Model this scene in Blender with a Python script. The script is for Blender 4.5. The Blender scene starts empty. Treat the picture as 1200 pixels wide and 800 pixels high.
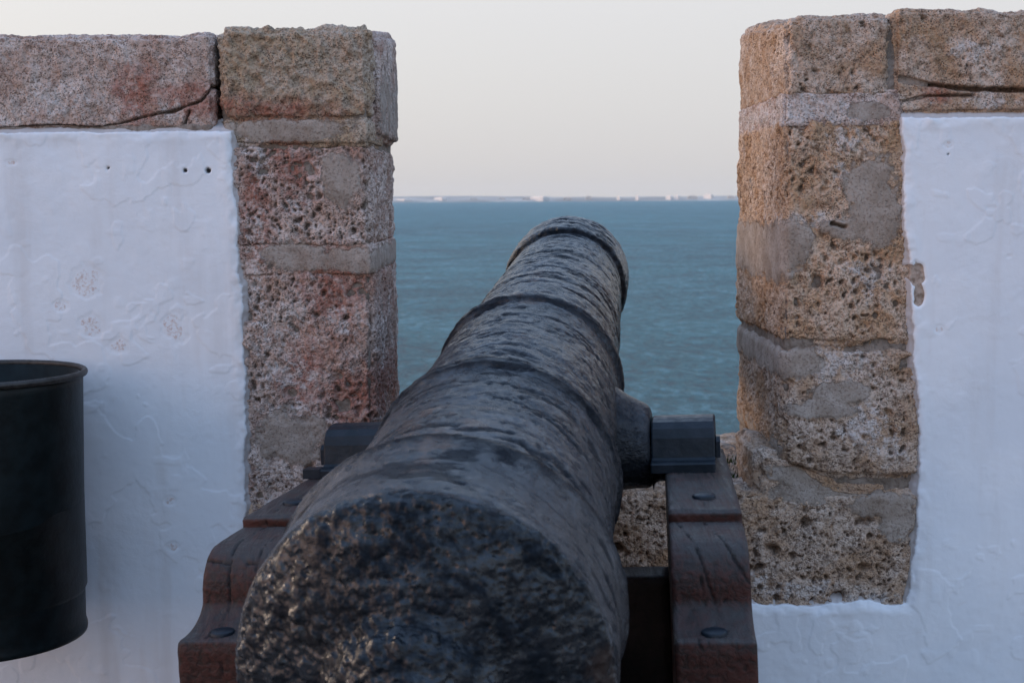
import bpy, math, random
import numpy as np
from mathutils import Matrix, Vector, Euler
random.seed(4)
R = math.radians
scene = bpy.context.scene
C = scene.collection

# ------------------------------------------------------------------ camera
F = 1667.0                                    # focal length in photo pixels (1200 wide) = 50 mm
CAM_Z = 1.6
PITCH, ROLL = R(5.68), R(0.35)
cam_d = bpy.data.cameras.new('camera'); cam = bpy.data.objects.new('camera', cam_d); C.objects.link(cam)
scene.camera = cam
cam_d.sensor_width = 36; cam_d.lens = F / 1200 * 36
cam_d.clip_start = 0.05; cam_d.clip_end = 60000
ROT = (Matrix.Rotation(R(90) - PITCH, 3, 'X') @ Matrix.Rotation(-ROLL, 3, 'Z'))
cam.matrix_world = Matrix.Translation((0, 0, CAM_Z)) @ ROT.to_4x4()
cam_d.dof.use_dof = True; cam_d.dof.focus_distance = 3.2; cam_d.dof.aperture_fstop = 9.0

def at(px, py, Y):
    d = ROT @ Vector(((px - 600) / F, (400 - py) / F, -1.0))
    return d * (Y / d.y) + Vector((0, 0, CAM_Z))
WY = 3.30                                     # front plane of the parapet
def wx(px, py=400, Y=WY): return at(px, py, Y).x
def wz(py, px=600, Y=WY): return at(px, py, Y).z

# ------------------------------------------------------------------ numpy noise
_T = np.random.RandomState(11).rand(64 * 64 * 64).astype(np.float32)
def _h(i, j, k, s):
    return _T[(((i + s * 37) & 63) << 12) | (((j + s * 19) & 63) << 6) | ((k + s * 53) & 63)]
def vn(P, sc, seed=0):
    q = (P * sc).astype(np.float32); f = np.floor(q); t = q - f; i = f.astype(np.int32); t = t * t * t * (t * (t * 6 - 15) + 10)
    x, y, z = i[:, 0] + seed * 37, i[:, 1] + seed * 19, i[:, 2] + seed * 53; tx, ty, tz = t[:, 0], t[:, 1], t[:, 2]
    X = [((x + a) & 63) << 12 for a in (0, 1)]; Y = [((y + a) & 63) << 6 for a in (0, 1)]; Z = [(z + a) & 63 for a in (0, 1)]
    def row(a, b):
        p = _T[X[a] | Y[b] | Z[0]]; return p + (_T[X[a] | Y[b] | Z[1]] - p) * tz
    a0 = row(0, 0); a0 = a0 + (row(0, 1) - a0) * ty; a1 = row(1, 0); a1 = a1 + (row(1, 1) - a1) * ty
    return (a0 + (a1 - a0) * tx) * 2 - 1
def fbm(P, sc, oct=4, seed=0, g=.5):
    r = 0; a = 1; tot = 0
    for o in range(oct):
        r = r + a * vn(P + 13.7 * o, sc * 2.03 ** o, seed + o); tot += a; a *= g
    return r / tot
def worley(P, sc, seed=0):
    q = P * sc; f = np.floor(q); t = q - f; f = f.astype(np.int32) + (t > .5) - 1
    t = q - f
    best = np.full(len(P), 9.0); rid = np.zeros(len(P))
    for a in (0, 1):
        for b in (0, 1):
            for c in (0, 1):
                i, j, k = f[:, 0] + a, f[:, 1] + b, f[:, 2] + c
                dx = a + .15 + .7 * _h(i, j, k, seed) - t[:, 0]; dy = b + .15 + .7 * _h(i, j, k, seed + 5) - t[:, 1]; dz = c + .15 + .7 * _h(i, j, k, seed + 9) - t[:, 2]
                d = dx * dx + dy * dy + dz * dz
                m = d < best; best[m] = d[m]; rid[m] = _h(i, j, k, seed + 17)[m]
    return np.sqrt(best), rid
def ss(a, b, x):
    t = np.clip((x - a) / (b - a), 0, 1); return t * t * (3 - 2 * t)

# ------------------------------------------------------------------ objects
WORLD = {}
def link(o, parent, wloc):
    C.objects.link(o); WORLD[o] = Vector(wloc)
    if parent is not None:
        o.parent = parent; o.location = Vector(wloc) - WORLD[parent]
    else: o.location = wloc
def thing(name, label, cat, loc, group=None):
    o = bpy.data.objects.new(name, None); o.empty_display_size = .2; link(o, None, loc)
    o['label'] = label; o['category'] = cat
    if group: o['group'] = group
    return o
def tag(o, label, cat, group=None):
    o['label'] = label; o['category'] = cat
    if group: o['group'] = group
    return o
def mesh(name, V, Fc, mat, parent=None, smooth=True, attrs=None, label=None, center=True):
    V = np.asarray(V, dtype=np.float64)
    c = (V.min(0) + V.max(0)) / 2 if center else np.zeros(3)
    me = bpy.data.meshes.new(name)
    if isinstance(Fc, np.ndarray):
        n = len(Fc); me.vertices.add(len(V)); me.vertices.foreach_set('co', (V - c).astype(np.float32).ravel())
        me.loops.add(n * 4); me.loops.foreach_set('vertex_index', Fc.astype(np.int32).ravel())
        me.polygons.add(n); me.polygons.foreach_set('loop_start', (np.arange(n) * 4).astype(np.int32))
        me.update(calc_edges=True)
    else:
        me.from_pydata([tuple(v) for v in (V - c)], [], [tuple(f) for f in Fc]); me.update()
    me.validate()
    me.polygons.foreach_set('use_smooth', [smooth] * len(me.polygons))
    if attrs is not None:
        a = me.color_attributes.new('mask', 'FLOAT_COLOR', 'POINT')
        a.data.foreach_set('color', attrs.astype(np.float32).ravel())
    me.materials.append(mat)
    o = bpy.data.objects.new(name, me); link(o, parent, c)
    if label: o['label'] = label
    return o

def box_grid(xs, ys, zs, r):
    """surface of a rounded box on a tensor grid -> verts, base normals, quads"""
    xs, ys, zs = map(np.asarray, (xs, ys, zs)); nx, ny, nz = len(xs), len(ys), len(zs)
    keys = []; quads = []
    def key(i, j, k): return (i * ny + j) * nz + k
    def face(A, B, fn, flip):
        a, b = np.meshgrid(np.arange(A - 1), np.arange(B - 1), indexing='ij'); a = a.ravel(); b = b.ravel()
        q = [fn(a, b), fn(a + 1, b), fn(a + 1, b + 1), fn(a, b + 1)]
        if flip: q = q[::-1]
        quads.append(np.stack(q, 1))
    face(nx, nz, lambda a, b: key(a, 0 * a, b), False)
    face(nx, nz, lambda a, b: key(a, 0 * a + ny - 1, b), True)
    face(ny, nz, lambda a, b: key(0 * a, a, b), True)
    face(ny, nz, lambda a, b: key(0 * a + nx - 1, a, b), False)
    face(nx, ny, lambda a, b: key(a, b, 0 * a), True)
    face(nx, ny, lambda a, b: key(a, b, 0 * a + nz - 1), False)
    Q = np.concatenate(quads); u, inv = np.unique(Q, return_inverse=True); Q = inv.reshape(Q.shape)
    k = u % nz; j = (u // nz) % ny; i = u // (nz * ny)
    P = np.stack([xs[i], ys[j], zs[k]], 1).astype(float)
    lo = np.array([xs[0], ys[0], zs[0]]) + r; hi = np.array([xs[-1], ys[-1], zs[-1]]) - r
    c = np.clip(P, lo, hi); d = P - c; L = np.linalg.norm(d, axis=1, keepdims=True); N = d / np.maximum(L, 1e-9)
    return c + N * r, N, Q
def axis_steps(a, b, fine, coarse, lo=None, hi=None):
    """spacing: fine inside [lo,hi], coarse outside"""
    lo = a if lo is None else max(a, lo); hi = b if hi is None else min(b, hi)
    pts = []
    if lo > a: pts += list(np.linspace(a, lo, max(2, int((lo - a) / coarse) + 1))[:-1])
    pts += list(np.linspace(lo, hi, max(2, int((hi - lo) / fine) + 1)))
    if b > hi: pts += list(np.linspace(hi, b, max(2, int((b - hi) / coarse) + 1))[1:])
    return np.array(pts)

# ------------------------------------------------------------------ materials
class NT:
    def __init__(s, name):
        s.m = bpy.data.materials.new(name); s.m.use_nodes = True; s.t = s.m.node_tree; s.N = s.t.nodes; s.L = s.t.links
        s.b = s.N['Principled BSDF']; s.co = s.N.new('ShaderNodeTexCoord').outputs['Object']
    def setin(s, node, k, v):
        if hasattr(v, 'links') or isinstance(v, bpy.types.NodeSocket): s.L.new(v, node.inputs[k])
        else: node.inputs[k].default_value = v
    def noise(s, sc, det=4, rough=.55, vec=None, dist=0):
        n = s.N.new('ShaderNodeTexNoise'); n.inputs['Scale'].default_value = sc; n.inputs['Detail'].default_value = det
        n.inputs['Roughness'].default_value = rough; n.inputs['Distortion'].default_value = dist; s.L.new(vec or s.co, n.inputs['Vector']); return n.outputs['Fac']
    def vor(s, sc, vec=None, feat='F1'):
        n = s.N.new('ShaderNodeTexVoronoi'); n.feature = feat; n.inputs['Scale'].default_value = sc; s.L.new(vec or s.co, n.inputs['Vector']); return n.outputs['Distance']
    def mapr(s, v, a, b, c=0., d=1.):
        n = s.N.new('ShaderNodeMapRange'); s.L.new(v, n.inputs[0]); n.inputs[1].default_value = a; n.inputs[2].default_value = b
        n.inputs[3].default_value = c; n.inputs[4].default_value = d; n.interpolation_type = 'SMOOTHSTEP'; return n.outputs[0]
    def math(s, op, a, b=0.):
        n = s.N.new('ShaderNodeMath'); n.operation = op; s.setin(n, 0, a); s.setin(n, 1, b); return n.outputs[0]
    def mix(s, f, a, b):
        n = s.N.new('ShaderNodeMix'); n.data_type = 'RGBA'; s.setin(n, 0, f)
        for k, v in ((6, a), (7, b)):
            if isinstance(v, tuple): v = v + (1,) if len(v) == 3 else v
            s.setin(n, k, v)
        return n.outputs[2]
    def mapping(s, sc, rot=(0, 0, 0), vec=None):
        n = s.N.new('ShaderNodeMapping'); n.inputs['Scale'].default_value = sc; n.inputs['Rotation'].default_value = rot; s.L.new(vec or s.co, n.inputs[0]); return n.outputs[0]
    def attr(s, name='mask'):
        n = s.N.new('ShaderNodeAttribute'); n.attribute_name = name; sp = s.N.new('ShaderNodeSeparateColor'); s.L.new(n.outputs['Color'], sp.inputs[0])
        return sp.outputs[0], sp.outputs[1], sp.outputs[2], n.outputs['Alpha']
    def bump(s, h, dist, strength=1., nrm=None):
        n = s.N.new('ShaderNodeBump'); s.L.new(h, n.inputs['Height']); n.inputs['Distance'].default_value = dist; n.inputs['Strength'].default_value = strength
        if nrm is not None: s.L.new(nrm, n.inputs['Normal'])
        return n.outputs[0]
    def out(s, col=None, rough=None, nrm=None, metal=None, spec=None):
        for k, v in (('Base Color', col), ('Roughness', rough), ('Normal', nrm), ('Metallic', metal), ('Specular IOR Level', spec)):
            if v is None: continue
            if isinstance(v, tuple) and len(v) == 3: v = v + (1,)
            s.setin(s.b, k, v)
        return s.m

def stone_mat(name, dark, mid, pale, red=(.30, .105, .070), warm=(.36, .22, .12)):
    s = NT(name); r, mo, li, pit = s.attr()
    n1 = s.noise(9, 6, .6, dist=.6); n2 = s.noise(45, 5, .65); n3 = s.noise(160, 3, .6)
    col = s.mix(s.mapr(n1, .38, .62), mid, pale)
    col = s.mix(s.mapr(n2, .50, .30), col, dark)
    col = s.mix(s.mapr(s.noise(22, 5, .6, dist=1.2), .57, .72, 0, .6), col, pale)
    col = s.mix(s.mapr(s.noise(6, 5, .6, dist=.8), .50, .68, 0, .55), col, warm)
    f = s.math('MULTIPLY', r, s.mapr(s.noise(70, 4, .6), .3, .6, .35, 1.))
    col = s.mix(f, col, red)
    lf = s.mapr(s.math('ADD', li, s.math('MULTIPLY', s.math('SUBTRACT', s.noise(60, 5, .65), .5), 1.3)), .42, .72, 0, .7)
    col = s.mix(lf, col, (.60, .56, .55))
    mcol = s.mix(s.mapr(s.noise(18, 4, .6), .35, .65), (.23, .19, .16), (.33, .29, .26))
    mf = s.mapr(s.math('ADD', mo, s.math('MULTIPLY', s.math('SUBTRACT', s.noise(50, 6, .7), .5), 1.5)), .32, .72, 0, .9)
    col = s.mix(mf, col, mcol)
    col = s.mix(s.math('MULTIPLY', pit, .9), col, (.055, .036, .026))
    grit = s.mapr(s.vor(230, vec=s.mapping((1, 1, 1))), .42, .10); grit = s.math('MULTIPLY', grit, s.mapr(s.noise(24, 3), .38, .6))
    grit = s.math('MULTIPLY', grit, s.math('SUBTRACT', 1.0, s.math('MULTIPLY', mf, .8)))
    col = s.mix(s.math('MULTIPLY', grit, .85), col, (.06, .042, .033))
    col = s.mix(s.mapr(n3, .50, .34, 0, .6), col, (.13, .09, .07))
    col = s.mix(s.mapr(s.noise(260, 2, .5), .62, .75, 0, .4), col, (.5, .45, .42))
    h = s.math('ADD', s.math('MULTIPLY', s.noise(120, 5, .7), 1.0), s.math('MULTIPLY', s.mapr(s.vor(140), 0., .5), .6))
    k = s.math('SUBTRACT', 1.15, mf)
    h = s.math('SUBTRACT', s.math('MULTIPLY', h, k), s.math('MULTIPLY', grit, .5))
    return s.out(col, .93, s.bump(h, .0045, 1.0), spec=.2)
M = {}
M['stone_tan'] = stone_mat('stone_tan', (0.213, 0.162, 0.118), (.40, .302, .212), (0.470, 0.386, 0.314))
M['stone_pink'] = stone_mat('stone_pink', (0.246, 0.174, 0.151), (.455, .335, .285), (0.605, 0.510, 0.470), warm=(0.336, 0.168, 0.123))
M['stone_brown'] = stone_mat('stone_brown', (0.202, 0.134, 0.095), (.425, .283, .190), (0.560, 0.448, 0.375))
M['stone_orange'] = stone_mat('stone_orange', (0.224, 0.140, 0.090), (0.493, 0.314, 0.196), (0.616, 0.470, 0.370))
def mortar():
    s = NT('mortar'); n = s.noise(14, 6, .6)
    col = s.mix(s.mapr(n, .35, .65), (.17, .135, .11), (.30, .255, .225))
    col = s.mix(s.mapr(s.noise(90, 4, .6), .55, .35, 0, .6), col, (.10, .075, .06))
    return s.out(col, .95, s.bump(s.noise(90, 6, .7), .006), spec=.2)
M['mortar'] = mortar()
def plaster():
    s = NT('whitewash'); chip, edge, dirt, hole = s.attr()
    n = s.noise(3.5, 5, .6)
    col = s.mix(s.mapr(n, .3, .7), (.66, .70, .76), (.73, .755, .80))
    col = s.mix(s.mapr(s.noise(1.6, 4, .6, vec=s.mapping((6, 6, .7))), .5, .72, 0, .5), col, (.56, .55, .56))
    col = s.mix(s.mapr(s.noise(38, 6, .65, dist=1.0), .60, .78, 0, .4), col, (.60, .57, .57))
    cf = s.mapr(s.math('ADD', chip, s.math('MULTIPLY', s.math('SUBTRACT', s.noise(130, 5, .7), .5), 1.1)), .45, .6, 0, .75)
    col = s.mix(cf, col, s.mix(s.mapr(s.noise(60, 3), .4, .6), (.50, .37, .33), (.60, .53, .51)))
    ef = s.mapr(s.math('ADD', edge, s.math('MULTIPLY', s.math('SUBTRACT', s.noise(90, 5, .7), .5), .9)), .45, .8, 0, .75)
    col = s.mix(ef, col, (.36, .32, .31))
    df = s.mapr(s.math('ADD', dirt, s.math('MULTIPLY', s.math('SUBTRACT', s.noise(60, 5, .7), .5), .4)), .4, .6)
    col = s.mix(df, col, s.mix(s.mapr(s.noise(70, 5, .7), .35, .6), (.20, .145, .11), (.40, .32, .27)))
    col = s.mix(hole, col, (.02, .018, .018))
    h = s.math('ADD', s.noise(26, 6, .62, dist=.4), s.math('MULTIPLY', s.noise(180, 3, .6), .12))
    cr = s.mapr(s.noise(17, 5, .6, dist=1.5), .485, .5)             # flaking layers of old limewash
    h = s.math('ADD', s.math('MULTIPLY', h, s.mapr(s.noise(5, 4, .6), .40, .66, .35, 1.5)), s.math('MULTIPLY', s.math('MULTIPLY', cr, s.mapr(s.noise(4, 3), .5, .65)), .015))
    return s.out(col, .8, s.bump(h, .0045, .30), spec=.3)
M['plaster'] = plaster()
def iron(name, rough_lo=.32, rough_hi=.6, face=False):
    s = NT(name); a, b, c, d = s.attr()
    # object axes: x = right, y = along the barrel, z = up; streaks run around the tube
    st = s.mapping((20, 40, 20)); n1 = s.noise(1, 8, .7, vec=st, dist=.5)
    n2 = s.noise(7, 5, .6); n3 = s.noise(70, 4, .65)
    col = s.mix(s.mapr(n2, .35, .65), (.006, .009, .014), (.015, .020, .029))
    col = s.mix(s.mapr(n1, .54, .70, 0, .4), col, (.035, .052, .080)); col = s.mix(s.mapr(n1, .44, .34, 0, .9), col, (.005, .008, .014))
    col = s.mix(s.math('MULTIPLY', a, s.mapr(n3, .35, .6, .3, 1)), col, (.048, .040, .037))
    col = s.mix(s.math('MULTIPLY', b, s.mapr(s.noise(30, 5, .6), .45, .6, 0, 1)), col, (.10, .055, .035))
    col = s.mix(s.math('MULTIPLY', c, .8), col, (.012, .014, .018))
    ro = s.mapr(s.math('ADD', s.math('MULTIPLY', n1, .6), s.math('MULTIPLY', n3, .4)), .35, .62, rough_hi, rough_lo)
    if face:
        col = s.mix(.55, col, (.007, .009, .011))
        h = s.math('ADD', s.math('MULTIPLY', s.noise(90, 4, .6), .6), s.math('MULTIPLY', s.mapr(s.vor(85), 0, .6), .5)); bd = .004
    else:
        h = s.math('ADD', s.math('MULTIPLY', n1, .55), s.math('MULTIPLY', s.noise(1, 5, .65, vec=s.mapping((95, 115, 95))), .6)); bd = .0085
    spc = s.mapr(s.math('ADD', s.math('MULTIPLY', n1, .7), s.math('MULTIPLY', n3, .3)), .40, .60, .04 if face else .26, .48 if face else .85)
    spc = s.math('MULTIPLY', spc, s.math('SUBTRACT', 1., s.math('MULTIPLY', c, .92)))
    return s.out(col, ro, s.bump(h, bd, 1.), metal=0.0, spec=spc)
M['iron'] = iron('painted_cast_iron', .20, .30)
M['iron_face'] = iron('pitted_cast_iron', .2, .38, True)
def strap():
    s = NT('black_forged_strap')
    col = s.mix(s.mapr(s.noise(20, 5, .6), .4, .65), (.007, .012, .018), (.014, .019, .027))
    col = s.mix(s.mapr(s.noise(90, 4, .7), .66, .76, 0, .6), col, (.06, .035, .025))
    return s.out(col, s.mapr(s.noise(60, 4), .3, .7, .34, .5), s.bump(s.noise(60, 4, .6), .0015), spec=.22)
M['strap'] = strap()
def wood(name, c1, c2, c3):
    s = NT(name); crack, top, e, f = s.attr()
    g = s.noise(1, 6, .65, vec=s.mapping((85, 5, 85)), dist=.6)
    col = s.mix(s.mapr(g, .38, .62), c1, c2)
    col = s.mix(s.mapr(s.noise(9, 5, .6), .5, .7, 0, .6), col, c3)
    col = s.mix(s.math('MULTIPLY', top, s.mapr(s.noise(14, 5, .65), .3, .65, .25, .9)), col, (.050, .046, .044))
    col = s.mix(crack, col, (.008, .006, .006))
    h = s.math('ADD', g, s.math('MULTIPLY', s.noise(55, 4, .6), .5))
    return s.out(col, s.mapr(g, .3, .7, .38, .62), s.bump(h, .0035), spec=.22)
M['wood'] = wood('weathered_oxblood_wood', (.022, .012, .010), (.060, .021, .016), (.085, .031, .024))
M['wood_dark'] = wood('dark_wood', (.012, .009, .008), (.02, .014, .012), (.03, .02, .018))
def plain(name, c, rough, sc=40, var=.25, bump=.001, spec=.4):
    s = NT(name); n = s.noise(sc, 5, .6)
    col = s.mix(s.mapr(n, .35, .65), tuple(x * (1 - var) for x in c), tuple(x * (1 + var) for x in c))
    return s.out(col, rough, s.bump(n, bump), spec=spec)
M['bin'] = plain('dark_green_bin_paint', (.004, .0075, .0085), .45, 25, .4, .0015, .22)
M['bin_in'] = plain('bin_inside', (.012, .012, .013), .8)
M['wall_core'] = plain('rubble_masonry', (.24, .18, .14), .95, 12, .4, .02, .2)
def paving():
    s = NT('stone_paving'); br = s.N.new('ShaderNodeTexBrick'); s.L.new(s.mapping((1.6, 1.6, 1.6)), br.inputs[0])
    br.inputs['Color1'].default_value = (.27, .235, .20, 1); br.inputs['Color2'].default_value = (.34, .30, .26, 1); br.inputs['Mortar'].default_value = (.08, .07, .06, 1)
    br.inputs['Scale'].default_value = 1.; br.inputs['Mortar Size'].default_value = .012
    col = s.mix(s.mapr(s.noise(6, 6, .6), .4, .7, 0, .5), br.outputs['Color'], (.19, .165, .14))
    return s.out(col, .85, s.bump(s.math('ADD', s.noise(30, 5), br.outputs['Fac']), .008), spec=.3)
M['paving'] = paving()
def water():
    s = NT('sea_water')
    big = s.noise(1, 5, .6, vec=s.mapping((.008, .03, 1)))
    col = s.mix(s.mapr(big, .35, .65), (.006, .096, .126), (.016, .142, .172))
    w1 = s.noise(1, 8, .72, vec=s.mapping((1.7, .8, 1)), dist=.3)
    w2 = s.noise(1, 6, .7, vec=s.mapping((.11, .10, 1)))
    wv = s.math('ADD', s.math('MULTIPLY', w1, .62), s.math('MULTIPLY', w2, .38))
    col = s.mix(s.mapr(wv, .50, .60, 0, .9), col, (.085, .27, .33))
    col = s.mix(s.mapr(wv, .49, .41, 0, .85), col, (.008, .055, .085))
    h = s.math('ADD', s.math('MULTIPLY', w1, .8), s.math('MULTIPLY', w2, 1.2))
    return s.out(col, .42, s.bump(h, 1.1, 1.), spec=.10)
M['water'] = water()
M['shore'] = plain('far_land', (.38, .35, .31), .95, .004, .25, .01, .1)
M['far_white'] = plain('far_white_render', (.74, .70, .66), .8, .05, .1, .01, .2)
M['far_glass'] = plain('far_dark_windows', (.38, .37, .36), .4, .1, .2, .01, .4)
M['far_tan'] = plain('far_tan_render', (.58, .52, .46), .85, .05, .15, .01, .2)
M['moss'] = plain('green_moss', (.035, .06, .018), .9, 60, .4, .002, .2)

# ------------------------------------------------------------------ the wall
def blob(P, px, py, rx, ry, seed=0, soft=.35, warp=.35):
    """a soft-edged patch on the wall face, sizes in photo pixels at the wall"""
    c = at(px, py, WY); k = WY / F
    dx = (P[:, 0] - c.x) / (rx * k); dz = (P[:, 2] - c.z) / (ry * k)
    d0 = np.sqrt(dx * dx + dz * dz); out = np.zeros(len(P)); m = np.nonzero(d0 < 1 + soft + warp + .15)[0]
    if len(m) == 0: return out
    p = P[m]; d = d0[m] + warp * fbm(p, 22, 3, 40 + seed) + .15 * vn(p, 90, 50 + seed)
    out[m] = 1 - ss(1 - soft, 1 + soft, d); return out
def polyd(P, pts):
    """distance (m) on the wall plane to a polyline given in photo pixels"""
    w = [at(x, y, WY) for x, y in pts]; best = np.full(len(P), 9.)
    for a, b in zip(w[:-1], w[1:]):
        ax, az, bx, bz = a.x, a.z, b.x, b.z; dx, dz = bx - ax, bz - az
        t = np.clip(((P[:, 0] - ax) * dx + (P[:, 2] - az) * dz) / (dx * dx + dz * dz), 0, 1)
        best = np.minimum(best, np.hypot(P[:, 0] - ax - t * dx, P[:, 2] - az - t * dz))
    return best

REDS = [(160, 112, 24, 34), (215, 108, 40, 12), (250, 124, 60, 13), (320, 130, 75, 12), (345, 455, 22, 22), (355, 430, 20, 30), (340, 195, 30, 40),
        (300, 250, 20, 60), (372, 305, 26, 18), (390, 340, 40, 50), (420, 470, 40, 40), (1098, 110, 16, 12)]
MORTARS = [(400, 208, 22, 32), (345, 300, 42, 18), (415, 305, 46, 15), (342, 512, 42, 32), (330, 152, 75, 13), (1020, 225, 30, 45), (1000, 268, 40, 12),
           (1035, 592, 40, 16), (1050, 612, 20, 22), (895, 545, 22, 30), (1030, 250, 26, 40), (965, 478, 42, 11), (985, 460, 35, 14), (930, 425, 36, 20),
           (905, 300, 34, 32), (880, 275, 18, 40), (930, 285, 24, 26), (445, 120, 7, 70)]
LIMES = [(960, 133, 85, 16), (1000, 160, 40, 20), (985, 200, 16, 22), (965, 258, 60, 12), (1020, 320, 35, 40), (985, 430, 60, 30), (1040, 520, 25, 40), (1010, 500, 50, 30),
         (940, 690, 90, 16), (1010, 700, 60, 10), (885, 680, 30, 25), (300, 330, 18, 150), (330, 380, 60, 40), (400, 375, 30, 26), (330, 440, 50, 26), (310, 560, 20, 70), (300, 190, 18, 40), (350, 245, 30, 20), (380, 570, 30, 20),
         (335, 480, 45, 12), (290, 170, 14, 30), (60, 120, 70, 22), (200, 130, 30, 14), (1140, 60, 40, 12), (1150, 120, 60, 12)]
def zL(py): return wz(py, 350)
def zR(py): return wz(py, 1000)
def stone(name, x0, x1, z0, z1, mat, parent, y0=WY, y1=3.97, r=.018, porous=.5, seed=0, fine=.0028, big=.007, xl=-1.25, xh=1.25, shape=None, label=None, ydense=.007, cracks=(), grain=1.):
    xs = axis_steps(x0, x1, fine, .02, xl, xh); ys = axis_steps(y0, y1, ydense, .03, y0, y1); zs = axis_steps(z0, z1, fine, .02)
    ys = np.unique(np.concatenate([np.linspace(y0, min(y0 + .04, y1), 12), ys]))
    P, N, Q = box_grid(xs, ys, zs, r)
    front = np.clip(-N[:, 1], 0, 1) > .3
    S = P + seed * 3.1
    h = big * fbm(S, 9, 3, seed) + .0062 * grain * fbm(S, 42, 3, seed + 3) + .0026 * grain * fbm(S, 130, 2, seed + 6)
    edge_wear = np.minimum(1, np.abs(N).max(1)); h -= (1 - ss(.75, 1., edge_wear)) * .006 * (1 + fbm(S, 30, 2, seed + 8))
    mo = np.zeros(len(P)); li = np.zeros(len(P)); rd = np.zeros(len(P))
    for i, b in enumerate(MORTARS): mo = np.maximum(mo, blob(P, *b, seed=i))
    li += ss(.0, .6, fbm(S, 16, 4, seed + 31, .6)) * .32
    for i, b in enumerate(LIMES): li = np.maximum(li, blob(P, *b, seed=i + 20, soft=.9, warp=.6) * .62)
    for i, b in enumerate(REDS): rd = np.maximum(rd, blob(P, *b, seed=i + 50, soft=.8, warp=.6) * .85)
    pit = np.zeros(len(P))
    pm = ss(-.25, .35, fbm(S, 7, 2, seed + 11) + (porous - .5) * 1.6) * (1 - mo)
    for sc, dep, rad in ((17, .020, .36), (38, .010, .42), (75, .006, .44), (150, .003, .46)):
        W = S + .006 * np.stack([vn(S, 60, seed + 21), vn(S, 60, seed + 22), vn(S, 60, seed + 23)], 1)
        d, rid = worley(W, sc, seed + 13)
        k = (1 - ss(rad * .45, rad, d)) * (rid < (.28 + .35 * porous) * (.45 if sc == 17 else 1)) * pm * ss(-.35, .15, fbm(S, 13, 2, seed + 41 + sc) + (porous - .6))
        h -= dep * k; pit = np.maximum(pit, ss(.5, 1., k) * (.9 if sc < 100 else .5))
    h = h * (1 - mo * .75) + mo * .0045
    h += li * .002
    cm = np.zeros(len(P))
    for pts, wdt, dep in cracks:
        d = polyd(P, pts) + .0035 * fbm(S, 45, 3, 77)
        k = (1 - ss(wdt * .3, wdt, d)) * (P[:, 1] < y0 + .09); h -= dep * k; cm = np.maximum(cm, k)
    V = P + N * h[:, None]
    if name in ('jamb_stone', 'sill_stone', 'mortar_bed'):
        zr = [zR(p_) for p_ in (130, 250, 340, 420, 500, 560, 640, 700)][::-1]; br = [wx(b_) for b_ in (1054, 1056, 1064, 1069, 1073, 1074, 1070, 1060)][::-1]
        zl = [zL(p_) for p_ in (150, 300, 450, 600, 700)][::-1]; bl = [wx(b_) for b_ in (274, 284, 289, 291, 288)][::-1]
        V[:, 1] += .022 * np.maximum(ss(.006, .020, P[:, 0] - np.interp(P[:, 2], zr, br)), ss(.006, .020, np.interp(P[:, 2], zl, bl) - P[:, 0]))
    if shape is not None: V = shape(V, P)
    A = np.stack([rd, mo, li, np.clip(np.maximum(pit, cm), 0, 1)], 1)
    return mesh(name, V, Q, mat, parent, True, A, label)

def mort(x0, x1, z0, z1, y0, y1, parent, seed, amp=.006, fine=.004, label=None, name='mortar_bed', mat=None, attrs=False):
    P, N, Q = box_grid(axis_steps(x0, x1, fine, .02, -1.25, 1.25), axis_steps(y0, y1, .01, .03), axis_steps(z0, z1, fine, .02), .008)
    h = amp * fbm(P + seed, 14, 4, seed) + .003 * fbm(P + seed, 70, 3, seed)
    return mesh(name, P + N * h[:, None], Q, mat or M['mortar'], parent, True, None, label)
wall = thing('battlement_wall', 'crenellated sea wall of worn porous stone and white limewash behind the cannon', 'wall', (0, 3.6, 0))
merlonL = bpy.data.objects.new('merlon', None); link(merlonL, wall, (-1.7, 3.6, .9)); merlonL['label'] = 'merlon with one pale coping block and a small dark bin in front'
merlonR = bpy.data.objects.new('merlon', None); link(merlonR, wall, (2.1, 3.6, .9)); merlonR['label'] = 'taller merlon with warm brown reveal and narrow stone margin'

XL = wx(436, 250); XR = wx(917, 250)                   # the two jambs of the embrasure
ZS = wz(578, 800)                                      # sill height
ZB = wz(702, 950)                                      # lower edge of the bare stone
YB = 3.97
# --- left merlon
def capshape(amp, seed, rise=.055):
    def f(V, P):
        V = V.copy(); t = ss(V[:, 2].max() - .12, V[:, 2].max(), V[:, 2]); V[:, 2] += t * rise * ss(WY + .02, YB, V[:, 1])
        V[:, 2] += t * amp * fbm(np.stack([V[:, 0], V[:, 1] * .5, V[:, 0] * 0], 1), 5, 3, seed); return V
    return f
crA = [([(0, 152), (60, 147), (120, 150), (170, 137), (205, 130), (235, 118), (252, 100)], .0045, .012), ([(215, 150), (222, 130)], .005, .01)]
stone('coping_stone', wx(-330), wx(250, 90), zL(151), zL(38), M['stone_pink'], merlonL, porous=.15, seed=1, r=.014, shape=capshape(.010, 3), cracks=crA, big=.005, label='long greyish pink coping stone with reddish stain')
stone('coping_stone', wx(-900), wx(-334), zL(151), zL(40), M['stone_tan'], merlonL, porous=.3, seed=19, fine=.02, ydense=.03, label='coping stone at the far end')
stone('coping_stone', wx(255, 90), XL + .001, zL(142), zL(30), M['stone_tan'], merlonL, y1=3.40, porous=.25, seed=2, r=.022, shape=capshape(.006, 4), grain=1.7, big=.004, label='squarish sandy brown coping stone at the corner')
stone('coping_stone', wx(255, 90), XL + .010, zL(160), zL(33), M['stone_pink'], merlonL, y0=3.407, porous=.4, seed=3, r=.022, ydense=.005, shape=capshape(.004, 5), label='inner coping stone lining the reveal')
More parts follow.
